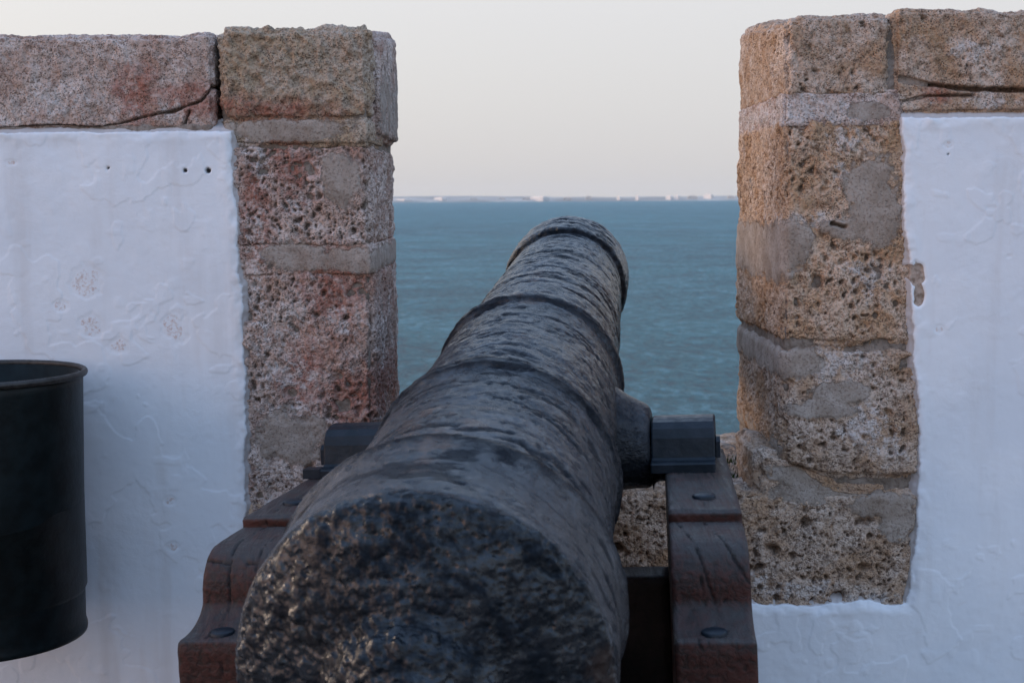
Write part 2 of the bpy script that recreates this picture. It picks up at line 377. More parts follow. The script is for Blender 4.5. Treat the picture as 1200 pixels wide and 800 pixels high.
stone('jamb_stone', wx(262), XL - .002, zL(292), zL(166), M['stone_pink'], merlonL, porous=1.05, seed=4, r=.020, ydense=.0045, big=.008, cracks=[([(285, 165), (330, 158), (390, 165), (440, 160)], .005, .012)], label='deeply pitted reddish jamb stone')
stone('jamb_stone', wx(262), XL + .003, zL(700), zL(314), M['stone_pink'], merlonL, porous=.8, seed=5, r=.026, ydense=.0045, big=.012, label='tall rough pinkish jamb stone crusted with lime')
stone('mortar_bed', wx(262), XL - .001, zL(324), zL(284), M['stone_pink'], merlonL, y0=WY + .002, y1=3.95, porous=.35, seed=37, r=.008, big=.006)
# --- right merlon
def shapeD(V, P):
    V = capshape(.006, 8)(V, P); t = ss(V[:, 2].max() - .2, V[:, 2].max(), V[:, 2])
    V[:, 2] -= t * .016 * (1 - ss(XR + .0, XR + .08, V[:, 0])); return V
stone('coping_stone', XR, wx(1045, 60), zR(117), zR(16), M['stone_brown'], merlonR, porous=.6, seed=7, r=.022, shape=shapeD, ydense=.005, big=.009, label='corner coping stone with warm brown reveal')
stone('coping_stone', wx(1048, 60), wx(1560), zR(134), zR(12), M['stone_brown'], merlonR, porous=.4, seed=8, r=.014, shape=capshape(.006, 9), big=.009,
      cracks=[([(1055, 92), (1085, 98), (1130, 104), (1200, 106), (1300, 108)], .008, .02), ([(1052, 120), (1090, 112), (1140, 112)], .005, .01)], label='long brown coping stone with a broken lower edge')
stone('coping_stone', wx(1563), wx(2200), zR(134), zR(14), M['stone_tan'], merlonR, porous=.3, seed=20, fine=.02, ydense=.03, label='coping stone at the far end')
stone('jamb_stone', XR + .001, wx(1088), zR(404), zR(136), M['stone_orange'], merlonR, porous=.75, seed=9, r=.020, ydense=.0045, big=.011, cracks=[([(975, 262), (990, 266)], .006, .015)], label='tall warm brown jamb stone patched with lime and grey mortar')
_m, _l = MORTARS, LIMES
MORTARS = [(1020, 130, 30, 12)]; LIMES = _l + [(960, 126, 120, 22), (900, 126, 60, 22)]
stone('mortar_bed', XR + .001, wx(1052), zR(150), zR(106), M['stone_pink'], merlonR, y0=WY + .003, y1=3.95, porous=.3, seed=38, r=.010, big=.007)
MORTARS, LIMES = _m, _l
def shapeQ3(V, P):
    V = V.copy(); c = at(985, 520, WY); b = np.exp(-(((V[:, 0] - c.x) / .16) ** 2 + ((V[:, 2] - c.z) / .10) ** 2)); V[:, 1] -= .018 * b * (V[:, 1] < WY + .1)
    V[:, 2] += .035 * (1 - ss(XR - .02, XR + .17, V[:, 0])) * (1 - ss(V[:, 2].min(), V[:, 2].min() + .15, V[:, 2])); return V
stone('jamb_stone', XR + .004, wx(1088), zR(563), zR(404), M['stone_brown'], merlonR, porous=.75, seed=11, r=.028, ydense=.0045, big=.010, shape=shapeQ3, label='bulging jamb stone with a dark crack beneath')
# --- sill course
crQ = []
stone('sill_stone', wx(845), wx(1088), ZB - .03, wz(574, 1000), M['stone_brown'], wall, y0=WY - .004, porous=.9, seed=12, r=.022, big=.010, ydense=.006, cracks=[([(985, 566), (1020, 570), (1075, 566)], .005, .012)], label='pitted sill stone under the right jamb')
stone('sill_stone', wx(640), wx(843), ZB - .03, ZS, M['stone_orange'], wall, y0=WY, porous=.9, seed=13, r=.02, big=.009, ydense=.008, label='orange brown sill stone under the muzzle')
stone('sill_stone', wx(250), wx(637), ZB - .03, ZS - .004, M['stone_orange'], wall, y0=WY, porous=.7, seed=14, r=.02, fine=.006, ydense=.012, label='sill stone behind the left cheek')
# --- mortar bodies that fill the joints
mort(wx(266), XL - .010, zL(650), zL(40), WY + .012, YB - .02, merlonL, 31)
mort(XR + .010, wx(1084), zR(580), zR(30), WY + .013, YB - .02, merlonR, 32)
mort(wx(-10), wx(256), zL(170), zL(144), WY + .002, WY + .10, merlonL, 33, .008)
stone('mortar_bed', wx(254), XL - .002, zL(170), zL(138), M['stone_tan'], merlonL, y0=WY + .004, y1=3.6, porous=.2, seed=36, r=.01, big=.008)
# the smeared mortar wedge beneath the bulging stone
def wedge_shape(V, P):
    V = V.copy(); z0, z1 = V[:, 2].min(), V[:, 2].max(); x0, x1 = V[:, 0].min(), V[:, 0].max()
    u = (V[:, 0] - x0) / (x1 - x0); w_ = (V[:, 2] - z0) / (z1 - z0)
    V[:, 2] = z0 + (z1 - z0) * w_ * (1.0 - .50 * ss(.0, .7, u)); V[:, 1] += .014 * w_ * ss(.3, .9, u); return V
_m, _l = MORTARS, LIMES
MORTARS = [(985, 572, 75, 20), (930, 552, 30, 14), (1045, 580, 30, 18)]; LIMES = []
stone('mortar_smear', wx(886), wx(1070), zR(600), zR(522), M['stone_brown'], wall, y0=WY + .005, y1=WY + .3, porous=.22, seed=44, r=.03, shape=wedge_shape, big=.010)
MORTARS, LIMES = _m, _l

# --- whitewashed plaster with a ragged edge round the bare stones
def plaster_sheet(name, X0, X1, xa, xb, parent, side):
    top = (wz(153, 150) if side < 0 else wz(136, 1120))
    xs = axis_steps(X0, X1, .0026, .03, xa, xb); zs = axis_steps(0.0, top + .03, .0026, .03, .42, top + .03)
    gx, gz = np.meshgrid(xs, zs, indexing='ij'); nx, nz = gx.shape
    P = np.stack([gx.ravel(), np.full(gx.size, WY), gz.ravel()], 1)
    X, Z = P[:, 0], P[:, 2]
    if side < 0:
        py = np.array([150, 300, 450, 600, 700]); bx = np.array([274, 284, 289, 291, 288])
        zz = np.array([zL(p) for p in py]); bxw = np.array([wx(b, p) for b, p in zip(bx, py)])
        xb_ = np.interp(-Z, -zz, bxw); d = np.minimum(xb_ - X, top - Z)
        d = np.maximum(d, (ZB - .01) - Z)
    else:
        py = np.array([130, 250, 340, 420, 500, 560, 640, 700]); bx = np.array([1054, 1056, 1064, 1069, 1073, 1074, 1070, 1060])
        zz = np.array([zR(p) for p in py]); bxw = np.array([wx(b, p) for b, p in zip(bx, py)])
        xb_ = np.interp(-Z, -zz, bxw); d = np.minimum(X - xb_, top - Z)
        zb = ZB + .012 * fbm(P * np.array([1, 0, 0]), 12, 3, 9); d = np.maximum(d, zb - Z)
    vert = ss(-.02, .03, top - Z - .02)
    d = d + (.0065 * fbm(P, 11, 2, 58 + side) + .0066 * fbm(P, 34, 4, 60 + side, .6)) * (.35 + .65 * vert) + .0010 * vn(P, 110, 61)
    h = -.030 + .030 * ss(-.022, .0, d) + .009 * ss(0, .006, d) * (1 + .5 * fbm(P, 30, 3, 91) * (1 - ss(.004, .03, d)))
    rim = np.exp(-((d - .016) / .014) ** 2) * ss(-.005, .01, d)
    inside = ss(.0, .03, d)
    h += .0014 * rim * (1 + fbm(P, 25, 3, 62))
    h += inside * (.0032 * fbm(P, 2.6, 2, 63) + .0006 * fbm(P, 13, 3, 64) + .0003 * fbm(P, 60, 3, 65) + .0007 * ss(.42, .7, fbm(P, 24, 2, 68)))
    # lower part of the wall bulges out where coats of limewash have built up
    h += inside * .006 * ss(1.0, .6, Z)
    # flakes: thin steps
    fl = fbm(P + .02 * np.stack([vn(P, 20, 1), vn(P, 20, 2), vn(P, 20, 3)], 1), 9, 4, 66)
    h += inside * (.0009 * ss(.12, .15, fl) + .0008 * ss(.05, .35, fbm(P, 6, 2, 72)) * fbm(P, 30, 3, 73))
    chip = np.zeros(len(P)); hole = np.zeros(len(P)); dirt = np.zeros(len(P))
    for i, (a, b, rx, ry) in enumerate([(73, 358, 7, 7), (207, 381, 12, 16), (100, 332, 16, 16), (108, 380, 14, 14), (140, 405, 10, 8), (205, 638, 8, 6), (201, 585, 5, 5), (15, 190, 7, 4), (127, 197, 3, 4),
                                        (1110, 170, 4, 3), (1100, 385, 5, 4), (1180, 300, 4, 3)]):
        k = blob(P, a, b, rx, ry, i + 80, soft=.35, warp=1.0); chip = np.maximum(chip, k * .5)
        ring = np.clip(k * (1 - k) * 4, 0, 1); h += -.0009 * k - .0005 * ring
    for a, b, r_ in ((218, 200, 2.6), (245, 200, 2.8), (128, 197, 1.2), (1110, 181, 1.2)):
        k = blob(P, a, b, r_, r_, 1, soft=.25, warp=.1); hole = np.maximum(hole, k); h -= .008 * k
    if side > 0:
        dirt = np.maximum(blob(P, 1073, 322, 9, 14, 3, .3), np.maximum(blob(P, 1076, 345, 7, 14, 4, .3), blob(P, 1064, 318, 9, 8, 5)))
        h -= .006 * dirt * (1 + .5 * fbm(P, 60, 3, 95))
    # hairline cracks and trowel marks
    for i, pts in enumerate([[(150, 20), (160, 180), (150, 300)]] if 0 else []): pass
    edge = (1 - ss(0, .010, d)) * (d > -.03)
    V = P.copy(); V[:, 1] = WY - h
    idx = np.arange(nx * nz).reshape(nx, nz)
    Q = np.stack([idx[:-1, :-1], idx[1:, :-1], idx[1:, 1:], idx[:-1, 1:]], -1).reshape(-1, 4)
    keep = (d[Q].max(1) > -.025); Q = Q[keep]
    u, inv = np.unique(Q, return_inverse=True)
    A = np.stack([chip, edge, dirt, hole], 1)
    return mesh(name, V[u], inv.reshape(-1, 4), M['plaster'], parent, True, A[u], 'whitewashed panel ' + ('with two small nail holes' if side < 0 else 'with a brown patch on its edge'))
SEAM = .20
plaster_sheet('plaster', -4.2, SEAM, -1.27, -.60, wall, -1)
plaster_sheet('plaster', SEAM, 4.8, .50, 1.27, wall, 1)

def box(name, x0, x1, y0, y1, z0, z1, mat, parent=None, r=.0, label=None):
    V = [(x, y, z) for x in (x0, x1) for y in (y0, y1) for z in (z0, z1)]
    return mesh(name, V, [(0, 1, 3, 2), (4, 6, 7, 5), (0, 4, 5, 1), (2, 3, 7, 6), (0, 2, 6, 4), (1, 5, 7, 3)], mat, parent, False, None, label)
box('wall_core', -4.2, 4.8, WY + .035, YB - .03, -.3, ZB - .04, M['wall_core'], wall)
box('wall_core', -4.2, XL - .08, WY + .036, YB - .04, ZB - .03, zL(150), M['wall_core'], merlonL)
box('wall_core', XR + .08, 4.8, WY + .036, YB - .04, ZB - .03, zR(134), M['wall_core'], merlonR)
mort(-4.25, 4.85, -8., ZB - .035, YB - .028, YB + .35, wall, 35, .03, .05, name='rampart_face', mat=M['wall_core'])
# narrow outer ledge just beyond the sill
stone('sill_ledge', XL - .2, XR + .3, ZS - .10, ZS - .012, M['stone_brown'], wall, y0=YB + .006, y1=YB + .26, porous=.5, seed=16, r=.015, fine=.006, ydense=.01, label='outer brown ledge of the sill')

# moss in the corner of the sill
def moss():
    V = []; Fc = []; rnd = random.Random(3)
    for i in range(520):
        u = abs(rnd.gauss(0, .09)); x = XR - .004 - u * 1.4; y = 3.60 + rnd.uniform(-.10, .14)
        if x < .40: continue
        z = ZS + .002; hgt = rnd.uniform(.006, .018) * (1 - u * 2.5 if u < .3 else .3); w = rnd.uniform(.002, .005); a = rnd.uniform(0, 3.14)
        dx, dy = math.cos(a) * w, math.sin(a) * w; tx, ty = rnd.uniform(-.006, .006), rnd.uniform(-.006, .006)
        b = len(V); V += [(x - dx, y - dy, z - .006), (x + dx, y + dy, z - .006), (x + tx, y + ty, z + hgt)]; Fc.append((b, b + 1, b + 2))
    o = mesh('moss', V, Fc, M['moss'], None, False); o['kind'] = 'stuff'; tag(o, 'small green moss growing on the stone sill in its right corner', 'moss')
moss()

# ------------------------------------------------------------------ ground, sea, far shore
def plane(name, x0, x1, y0, y1, z, mat, n=1):
    xs = np.linspace(x0, x1, n + 1); ys = np.linspace(y0, y1, n + 1); gx, gy = np.meshgrid(xs, ys, indexing='ij')
    V = np.stack([gx.ravel(), gy.ravel(), np.full(gx.size, z)], 1); idx = np.arange(gx.size).reshape(n + 1, n + 1)
    Q = np.stack([idx[:-1, :-1], idx[1:, :-1], idx[1:, 1:], idx[:-1, 1:]], -1).reshape(-1, 4)
    o = mesh(name, V, Q, mat, None, False, center=False); o['kind'] = 'structure'; return o
plane('ground', -14, 14, -16, WY + .03, 0, M['paving'])
SEA = -6.4
plane('sea', -9000, 9000, YB + .1, 9500, SEA, M['water'])
SH = 6000.
def shore():
    xs = np.linspace(-7000, 7000, 281); prof = []
    P = np.stack([xs / 1000, xs * 0, xs * 0], 1)
    top = 14 + 12 * (fbm(P, .9, 4, 3) * .5 + .5) + 8 * np.exp(-((xs + 250) / 500) ** 2) + 3 * fbm(P, 9, 3, 8)
    V = []; rows = [(0, -2), (60, .25), (200, .6), (420, .85), (700, 1.), (1500, .7), (2600, 0)]
    for x, t in zip(xs, top):
        for (dy, k) in rows: V.append((x, SH + dy + 40 * math.sin(x / 300), SEA + (t * k if k >= 0 else -3)))
    n = len(rows); Fc = [(i * n + j, (i + 1) * n + j, (i + 1) * n + j + 1, i * n + j + 1) for i in range(len(xs) - 1) for j in range(n - 1)]
    o = mesh('far_shore', V, Fc, M['shore'], None, True, center=False); o['kind'] = 'structure'
shore()
def far_building(px, wpx, hpx, white, label, dy=0, base_px=None):
    """a coastal block with set-back top storey, window bands and a roof hut"""
    y = SH + 20 + dy; x = at(px, 232, y).x; w = wpx / F * y; h = hpx * (1.05 if white else .9) / F * y; d = w * 1.7 if white else 18; w = w * .45 if white else w; z0 = SEA + 1.0 + dy * .05
    m = M['far_white'] if white else M['far_tan']
    t = thing('far_building', label, 'building', (x, y, z0), 'buildings on the far shore')
    box('wall', x - w / 2, x + w / 2, y, y + d, z0, z0 + h * .72, m, t)
    box('upper_storey', x - w * .36, x + w * .30, y + 3, y + d - 2, z0 + h * .72, z0 + h * .94, m, t)
    box('roof_hut', x - w * .1, x + w * .06, y + 6, y + d - 5, z0 + h * .94, z0 + h, m, t)
    if white: t.rotation_euler = (0, 0, R(28))
    ns = max(2, int(h / 4.5))
    for i in range(min(ns, 5)):
        zz = z0 + h * .72 * (i + .35) / ns
        box('window', x - w * .46, x + w * .46, y - .25, y + .2, zz, zz + h * .72 / ns * .35, M['far_glass'], t)
FB = [(640, 19, 5.6, 1, 'widest bright white building on the far shore, just above the muzzle', 0),
      (521, 14, 5.2, 1, 'white building on the far shore, second from the left pier', 0), (478, 24, 3.6, 1, 'long low white building on the far shore, beside the left pier', 0),
      (617, 10, 4.5, 0, 'tan building on the far shore just left of the bright white one', 60), (588, 8, 3.8, 0, 'small dull building on the far shore left of the tan one', 100),
      (555, 9, 3.6, 0, 'small dull building midway between two white ones on the far shore', 90), (665, 10, 4.6, 0, 'tan building on the far shore right of the bright white one', 60),
      (690, 7, 5.5, 0, 'narrow pale building on the far shore over the right of the muzzle', 80), (727, 4, 4.6, 1, 'slim pale block on the far shore, third of the right group', 60),
      (749, 4, 5.6, 1, 'slimmest tall pale tower on the far shore', 50), (787, 6, 5, 1, 'tall pale block on the far shore, left one of a close pair', 60),
      (796, 5, 5.4, 1, 'tall pale block on the far shore, right one of a close pair', 60), (812, 12, 5, 0, 'wide tan building on the far shore right of the close pair', 90),
      (835, 9, 5.4, 1, 'pale block on the far shore before the last building', 100), (857, 8, 5, 0, 'last tan building on the far shore beside the right pier', 80)]
for a in FB: far_building(a[0], a[1], a[2], a[3], a[4], a[5])

# ------------------------------------------------------------------ cannon
TR = Vector((.016, 2.92, 1.085))                       # middle of the trunnion line
YAW = R(-9.0); TILT = R(-2.4)
cannon = thing('cannon', 'old black iron cannon on a reddish wooden carriage, muzzle pointing out to sea', 'cannon', (TR.x, TR.y, 0))
CM = Matrix.Rotation(YAW, 3, 'Z') @ Matrix.Rotation(TILT, 3, 'Y')
CMn = np.array(CM); TRn = np.array(TR)
def cw(V):                                             # carriage coordinates (origin at trunnion) -> world
    return np.asarray(V, float) @ CMn.T + TRn
# barrel
B0 = Vector((-.117, 1.79, .99)); B1 = Vector((.171, 4.14, 1.389))
ax = (B1 - B0); BL = ax.length; ax.normalize()
bx_ = ax.cross(Vector((0, 0, 1))).normalized(); bz_ = bx_.cross(ax).normalized()
BM = np.array([[bx_.x, ax.x, bz_.x], [bx_.y, ax.y, bz_.y], [bx_.z, ax.z, bz_.z]])
def lathe(prof, nseg, closed_start=True, closed_end=True):
    S = np.array([p[0] for p in prof]); Rr = np.array([p[1] for p in prof])
    th = np.linspace(0, 2 * math.pi, nseg, endpoint=False)
    return S, Rr, th
def densify(prof, step):
    out = []
    for (a, b), (c, d) in zip(prof[:-1], prof[1:]):
        L = math.hypot(c - a, d - b); n = max(1, int(math.ceil(L / step)))
        for i in range(n): out.append((a + (c - a) * i / n, b + (d - b) * i / n))
    out.append(prof[-1]); return np.array(out)
def smooth_prof(p, it):
    p = p.copy()
    for _ in range(it): p[1:-1] = p[1:-1] * .5 + (p[:-2] + p[2:]) * .25
    return p
def tube(p, nseg, disp):
    """p: profile (s,r) ; disp(P,theta,s)->h ; returns local verts with y=axis"""
    n = len(p); th = np.linspace(0, 2 * math.pi, nseg, endpoint=False)
    tg = np.gradient(p, axis=0); tg /= np.maximum(np.linalg.norm(tg, axis=1, keepdims=True), 1e-9)
    nr = np.stack([-tg[:, 1], tg[:, 0]], 1)          # (s,r) normal
    Sg = np.repeat(p[:, 0], nseg); Rg = np.repeat(p[:, 1], nseg); T = np.tile(th, n)
    nS = np.repeat(nr[:, 0], nseg); nR = np.repeat(nr[:, 1], nseg)
    P = np.stack([Rg * np.cos(T), Sg, Rg * np.sin(T)], 1); N = np.stack([nR * np.cos(T), nS, nR * np.sin(T)], 1)
    h, A = disp(P, T, Sg, Rg)
    V = P + N * h[:, None]
    i, j = np.meshgrid(np.arange(n - 1), np.arange(nseg), indexing='ij'); i = i.ravel(); j = j.ravel(); j2 = (j + 1) % nseg
    Q = np.stack([i * nseg + j, i * nseg + j2, (i + 1) * nseg + j2, (i + 1) * nseg + j], 1)[:, ::-1]
    return V, Q, A
def iron_disp(amp_streak=1., lumps=0.):
    def f(P, T, S, Rr):
        # coordinates stretched around the tube so that scale layers read as rings of flakes
        Pw = P + .03 * np.stack([vn(P, 9, 5), vn(P, 9, 6), vn(P, 9, 7)], 1)
        st = fbm(Pw * np.array([1, 2.6, 1]), 11, 4, 10, .6)
        st2 = fbm(Pw * np.array([1, 2.2, 1]), 36, 3, 20, .6)
        h = amp_streak * (.0030 * st + .0020 * st2) + .0018 * fbm(P, 60, 3, 30)
        dd, rr_ = worley(Pw, 42, 61); h -= .0024 * (1 - ss(.12, .5, dd)) * (rr_ < .35)
        fl = fbm(Pw * np.array([1, 4, 1]), 8, 4, 44, .6)
        gouge = ss(.14, .26, fl); h -= .0026 * gouge * amp_streak
        side = ss(.15, .85, np.abs(np.cos(T)))
        warm = side * (.35 + .4 * ss(-.2, .3, fbm(P, 5, 3, 31))) * .9
        rust = ss(.25, .5, fbm(P, 9, 3, 32)) * .5
        lip_shade = np.zeros(len(P))  # shade line along the ring step edges, painted into the dark mask
        for s0, lw in ((.206, .016), (.700, .011), (.684, .007), (1.268, .012), (2.196, .012)): lip_shade = np.maximum(lip_shade, np.exp(-((S - s0 - .010 * fbm(P, 14, 4, 51)) / lw) ** 2) * ss(-.7, -.2, fbm(P, 11, 3, 52)))
        A = np.stack([warm, rust, np.maximum(gouge * .9, lip_shade), np.zeros(len(P))], 1)
        band = ss(.23, .19, S); h = h * (1 - .45 * band)
        return h, A
    return f
prof = [(0.000, .2450), (.006, .2520), (.05, .2525), (.11, .2480), (.150, .2475), (.185, .2530), (.203, .2580), (.213, .2570), (.216, .2290), (.230, .2235), (.45, .2205), (.676, .2165),
        (.684, .2240), (.700, .2270), (.716, .2250), (.720, .2070), (.74, .2055), (.95, .2015), (1.255, .1935), (1.262, .2010), (1.280, .2050), (1.305, .2030), (1.311, .1860), (1.34, .1845),
        (1.60, .1790), (1.90, .1680), (2.14, .1590), (2.192, .1580), (2.198, .1680), (2.210, .1725), (2.30, .1720), (2.37, .1700), (BL - .004, .167), (BL, .160),
        (BL + .004, .130), (BL + .002, .075), (BL - .02, .066), (BL - .35, .062), (BL - .352, .002)]
p = smooth_prof(densify(prof, .0040), 1)
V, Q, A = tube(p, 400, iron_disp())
# rough broken edges of the steps
ang = np.tile(np.linspace(0, 2 * math.pi, 400, endpoint=False), len(p)); S_ = V[:, 1]
for s0 in (.205, .71, 1.29, 2.206):
    w = np.exp(-((S_ - s0) / .03) ** 2)
    V[:, 1] += w * .012 * fbm(np.stack([np.cos(ang) * 1.5, np.sin(ang) * 1.5, ang * 0 + s0], 1), 2.2, 4, int(s0 * 100), .6)
Vw = V @ BM.T + np.array(B0)
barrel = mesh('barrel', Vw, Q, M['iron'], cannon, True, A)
barrel_axis_rot = Matrix(BM.tolist())
# orient the object's own axes with the barrel so the streak material follows it
def reorient(o, Rm):
    Ri = Rm.inverted().to_4x4(); o.data.transform(Ri); o.rotation_euler = Rm.to_euler()
reorient(barrel, barrel_axis_rot)
# breech face
cp = [(-.262, .002), (-.262, .035), (-.250, .058), (-.225, .070), (-.200, .066), (-.180, .052), (-.165, .045), (-.145, .052), (-.128, .070), (-.110, .098), (-.094, .108), (-.084, .112), (-.072, .125), (-.056, .160), (-.038, .195), (-.022, .222), (-.010, .238), (-.003, .2465), (.004, .2495), (.010, .2480)]
p = smooth_prof(densify(cp, .0030), 3)
def face_disp(P, T, S, Rr):
    d, rid = worley(P + .004 * np.stack([vn(P, 50, 1), vn(P, 50, 2), vn(P, 50, 3)], 1), 44, 3)
    d2, rid2 = worley(P, 95, 7)
    lump = .0068 * (1 - ss(.1, .75, d)) * (rid * .7 + .5) + .0026 * (1 - ss(.1, .7, d2))
    rough = ss(-.5, .25, fbm(P, 6, 3, 3) + .25 * (-np.cos(T)))
    h = (lump * (.35 + .65 * rough) + .005 * fbm(P, 14, 3, 8) + .0015 * fbm(P, 60, 3, 9)) * ss(.01, .08, Rr)
    h *= np.clip((.256 - Rr) / .010, .35, 1)
    warm = ss(-.1, .35, fbm(P, 8, 3, 12)) * ss(-.3, .7, -np.cos(T)) * .9
    A = np.stack([warm * .5, ss(.15, .45, fbm(P, 7, 3, 15)) * .5, np.zeros(len(P)), np.zeros(len(P))], 1)
    return h, A
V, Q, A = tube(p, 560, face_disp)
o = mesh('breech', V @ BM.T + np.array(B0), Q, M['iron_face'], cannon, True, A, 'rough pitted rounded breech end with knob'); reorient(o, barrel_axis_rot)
# trunnions with flared shoulders
def trunnion(sgn):
    # axis from barrel to cheek along carriage x ; profile (s, r)
    pr = smooth_prof(densify([(.120, .130), (.170, .124), (.200, .108), (.228, .096), (.250, .089), (.272, .085), (.276, .050), (.380, .049), (.388, .045), (.388, .002)], .006), 4)
    n = 96; th = np.linspace(0, 2 * math.pi, n, endpoint=False); S = np.repeat(pr[:, 0], n); Rr = np.repeat(pr[:, 1], n); T = np.tile(th, len(pr))
    up = np.repeat(np.clip((.27 - pr[:, 0]) / .14, 0, 1), n)
    P = np.stack([sgn * S, Rr * np.cos(T), Rr * np.sin(T) + up * .036 - .022 * (np.repeat(pr[:, 0], n) > .274)], 1)
    P += (.002 * fbm(P, 25, 3, 3) + .001 * fbm(P, 90, 2, 4))[:, None] * np.stack([0 * T, np.cos(T), np.sin(T)], 1)
    i, j = np.meshgrid(np.arange(len(pr) - 1), np.arange(n), indexing='ij'); i = i.ravel(); j = j.ravel(); j2 = (j + 1) % n
    Q = np.stack([i * n + j, i * n + j2, (i + 1) * n + j2, (i + 1) * n + j], 1)
    if sgn < 0: Q = Q[:, ::-1]
    A = np.zeros((len(P), 4)); A[:, 2] = .5
    mesh('trunnion', cw(P), Q, M['iron'], barrel, True, A)
WORLD[barrel] = WORLD[barrel]
def parent_fix(o):  # children of the rotated barrel keep their place
    pass
# --- cheeks
HW = lambda y: .425 + (-y) * .062                       # outer half width of the carriage
TH = .127
ZT = -.035
cheek_prof = [(.22, -.52), (.22, -.12), (.20, -.06), (.17, ZT), (-.15, ZT), (-.428, ZT - .004), (-.438, ZT - .010), (-.436, ZT - .027), (-.447, ZT - .022), (-.50, ZT - .022)] + [(-.545 - .077 * math.sin(R(a)), ZT - .024 - .080 * (1 - math.cos(R(a)))) for a in range(0, 91, 10)] + [(-.622 - .092 * (1 - math.cos(R(a))), ZT - .106 - .040 * math.sin(R(a))) for a in range(10, 91, 10)] + [(-.724, ZT - .150), (-.728, ZT - .165), (-.728, ZT - .30), (-.732, ZT - .312), (-1.0, ZT - .316), (-1.012, ZT - .325),
              (-1.014, ZT - .45), (-1.02, ZT - .458), (-1.30, ZT - .46), (-1.31, ZT - .47), (-1.31, -.78), (-1.0, -.78), (-.95, -.74), (-.85, -.70), (-.5, -.68), (-.25, -.70), (-.15, -.78), (.0, -.80), (.10, -.78)]
def cheek(sgn):
    pr = densify(cheek_prof + [cheek_prof[0]], .0045)[:-1]
    n = len(pr); nl = 44
    Yp = pr[:, 0]; Zp = pr[:, 1]
    u = np.linspace(0, 1, nl)                           # 0 inner, 1 outer
    YY = np.repeat(Yp, nl); ZZ = np.repeat(Zp, nl); U = np.tile(u, n)
    X = HW(YY) - TH * (1 - U)
    tg = np.roll(pr, -1, 0) - np.roll(pr, 1, 0); tg /= np.linalg.norm(tg, axis=1, keepdims=True)
    nrm = np.stack([tg[:, 1], -tg[:, 0]], 1)
    # outward: profile runs front -> top -> back (counter direction)
    nY = np.repeat(nrm[:, 0], nl); nZ = np.repeat(nrm[:, 1], nl)
    P = np.stack([X, YY, ZZ], 1)
    h = .0022 * fbm(P + sgn, 9, 3, 5) + .0012 * fbm((P + sgn) * np.array([1, .12, 1]), 160, 2, 6)
    crack = np.zeros(len(P)); hump = ((YY > -.73) & (YY < -.15) & (nZ > .1)) | ((YY > -.735) & (YY < -.6) & (ZZ > -.4))
    arc = np.concatenate([[0], np.cumsum(np.hypot(*np.diff(pr, axis=0).T))]); i0 = np.argmin(np.hypot(pr[:, 0] + .447, pr[:, 1] - ZT + .022)); a_ = np.repeat(arc - arc[i0], nl)   # arc length from the start of the hump
    if sgn > 0: lines = [[(-.0, .10), (.10, .26), (.20, .46), (.30, .68)], [(.0, .48), (.09, .62), (.16, .80), (.20, .97)], [(.24, .1), (.25, .45), (.22, .75)], [(.17, .35), (.28, .45)], [(-.10, .5), (-.02, .55)], [(.33, .3), (.5, .34)]]
    else: lines = [[(.0, .62), (.12, .66), (.22, .60), (.33, .66)], [(.0, .20), (.15, .26), (.33, .22)], [(.16, .05), (.165, .55), (.155, .98)], [(.08, .3), (.08, .8)], [(-.25, .6), (-.02, .62)], [(.36, .4), (.5, .38)]]
    for ln in lines:
        best = np.full(len(P), 9.)
        for (a1, u1), (a2, u2) in zip(ln[:-1], ln[1:]):
            qx, qy = a_, U * TH; dx, dy = a2 - a1, (u2 - u1) * TH
            t = np.clip(((qx - a1) * dx + (qy - u1 * TH) * dy) / (dx * dx + dy * dy), 0, 1)
            best = np.minimum(best, np.hypot(qx - a1 - t * dx, qy - u1 * TH - t * dy))
        best += .0035 * fbm(P, 40, 4, 9, .65)
        k = .85 * (1 - ss(.0002, .0015, best)) * ss(-.55, -.1, fbm(P, 25, 2, 19) ); crack = np.maximum(crack, k)
    crack *= (a_ > -.5) & (a_ < .6)
    h -= .005 * crack
    edge = np.minimum(U, 1 - U) * TH; er = np.clip(1 - edge / .008, 0, 1) ** 2
    h -= .004 * er
    P[:, 0] += np.where(U > .5, -1, 1) * 0
    P[:, 1] += nY * h; P[:, 2] += nZ * h
    top = ss(.1, 1., nZ); A = np.stack([crack, top, 0 * top, 0 * top], 1)
    P[:, 0] *= sgn
    i, j = np.meshgrid(np.arange(n), np.arange(nl - 1), indexing='ij'); i = i.ravel(); j = j.ravel(); i2 = (i + 1) % n
    Q = np.stack([i * nl + j, i * nl + j + 1, i2 * nl + j + 1, i2 * nl + j], 1)
    if sgn < 0: Q = Q[:, ::-1]
    Fc = [tuple(int(v) for v in q) for q in Q]
    cap0 = [int(k * nl) for k in range(n)]; cap1 = [int(k * nl + nl - 1) for k in range(n)]
    Fc.append(tuple(cap0) if sgn > 0 else tuple(cap0[::-1])); Fc.append(tuple(cap1[::-1]) if sgn > 0 else tuple(cap1))
    Vw = cw(P)
    o = mesh('cheek', Vw, Fc, M['wood'], cannon, True, A, 'reddish stepped side of the carriage' if sgn < 0 else 'darker stepped side of the carriage with long cracks')
    for pl in list(o.data.polygons)[-2:]: pl.use_smooth = False
    for e in o.data.edges: pass
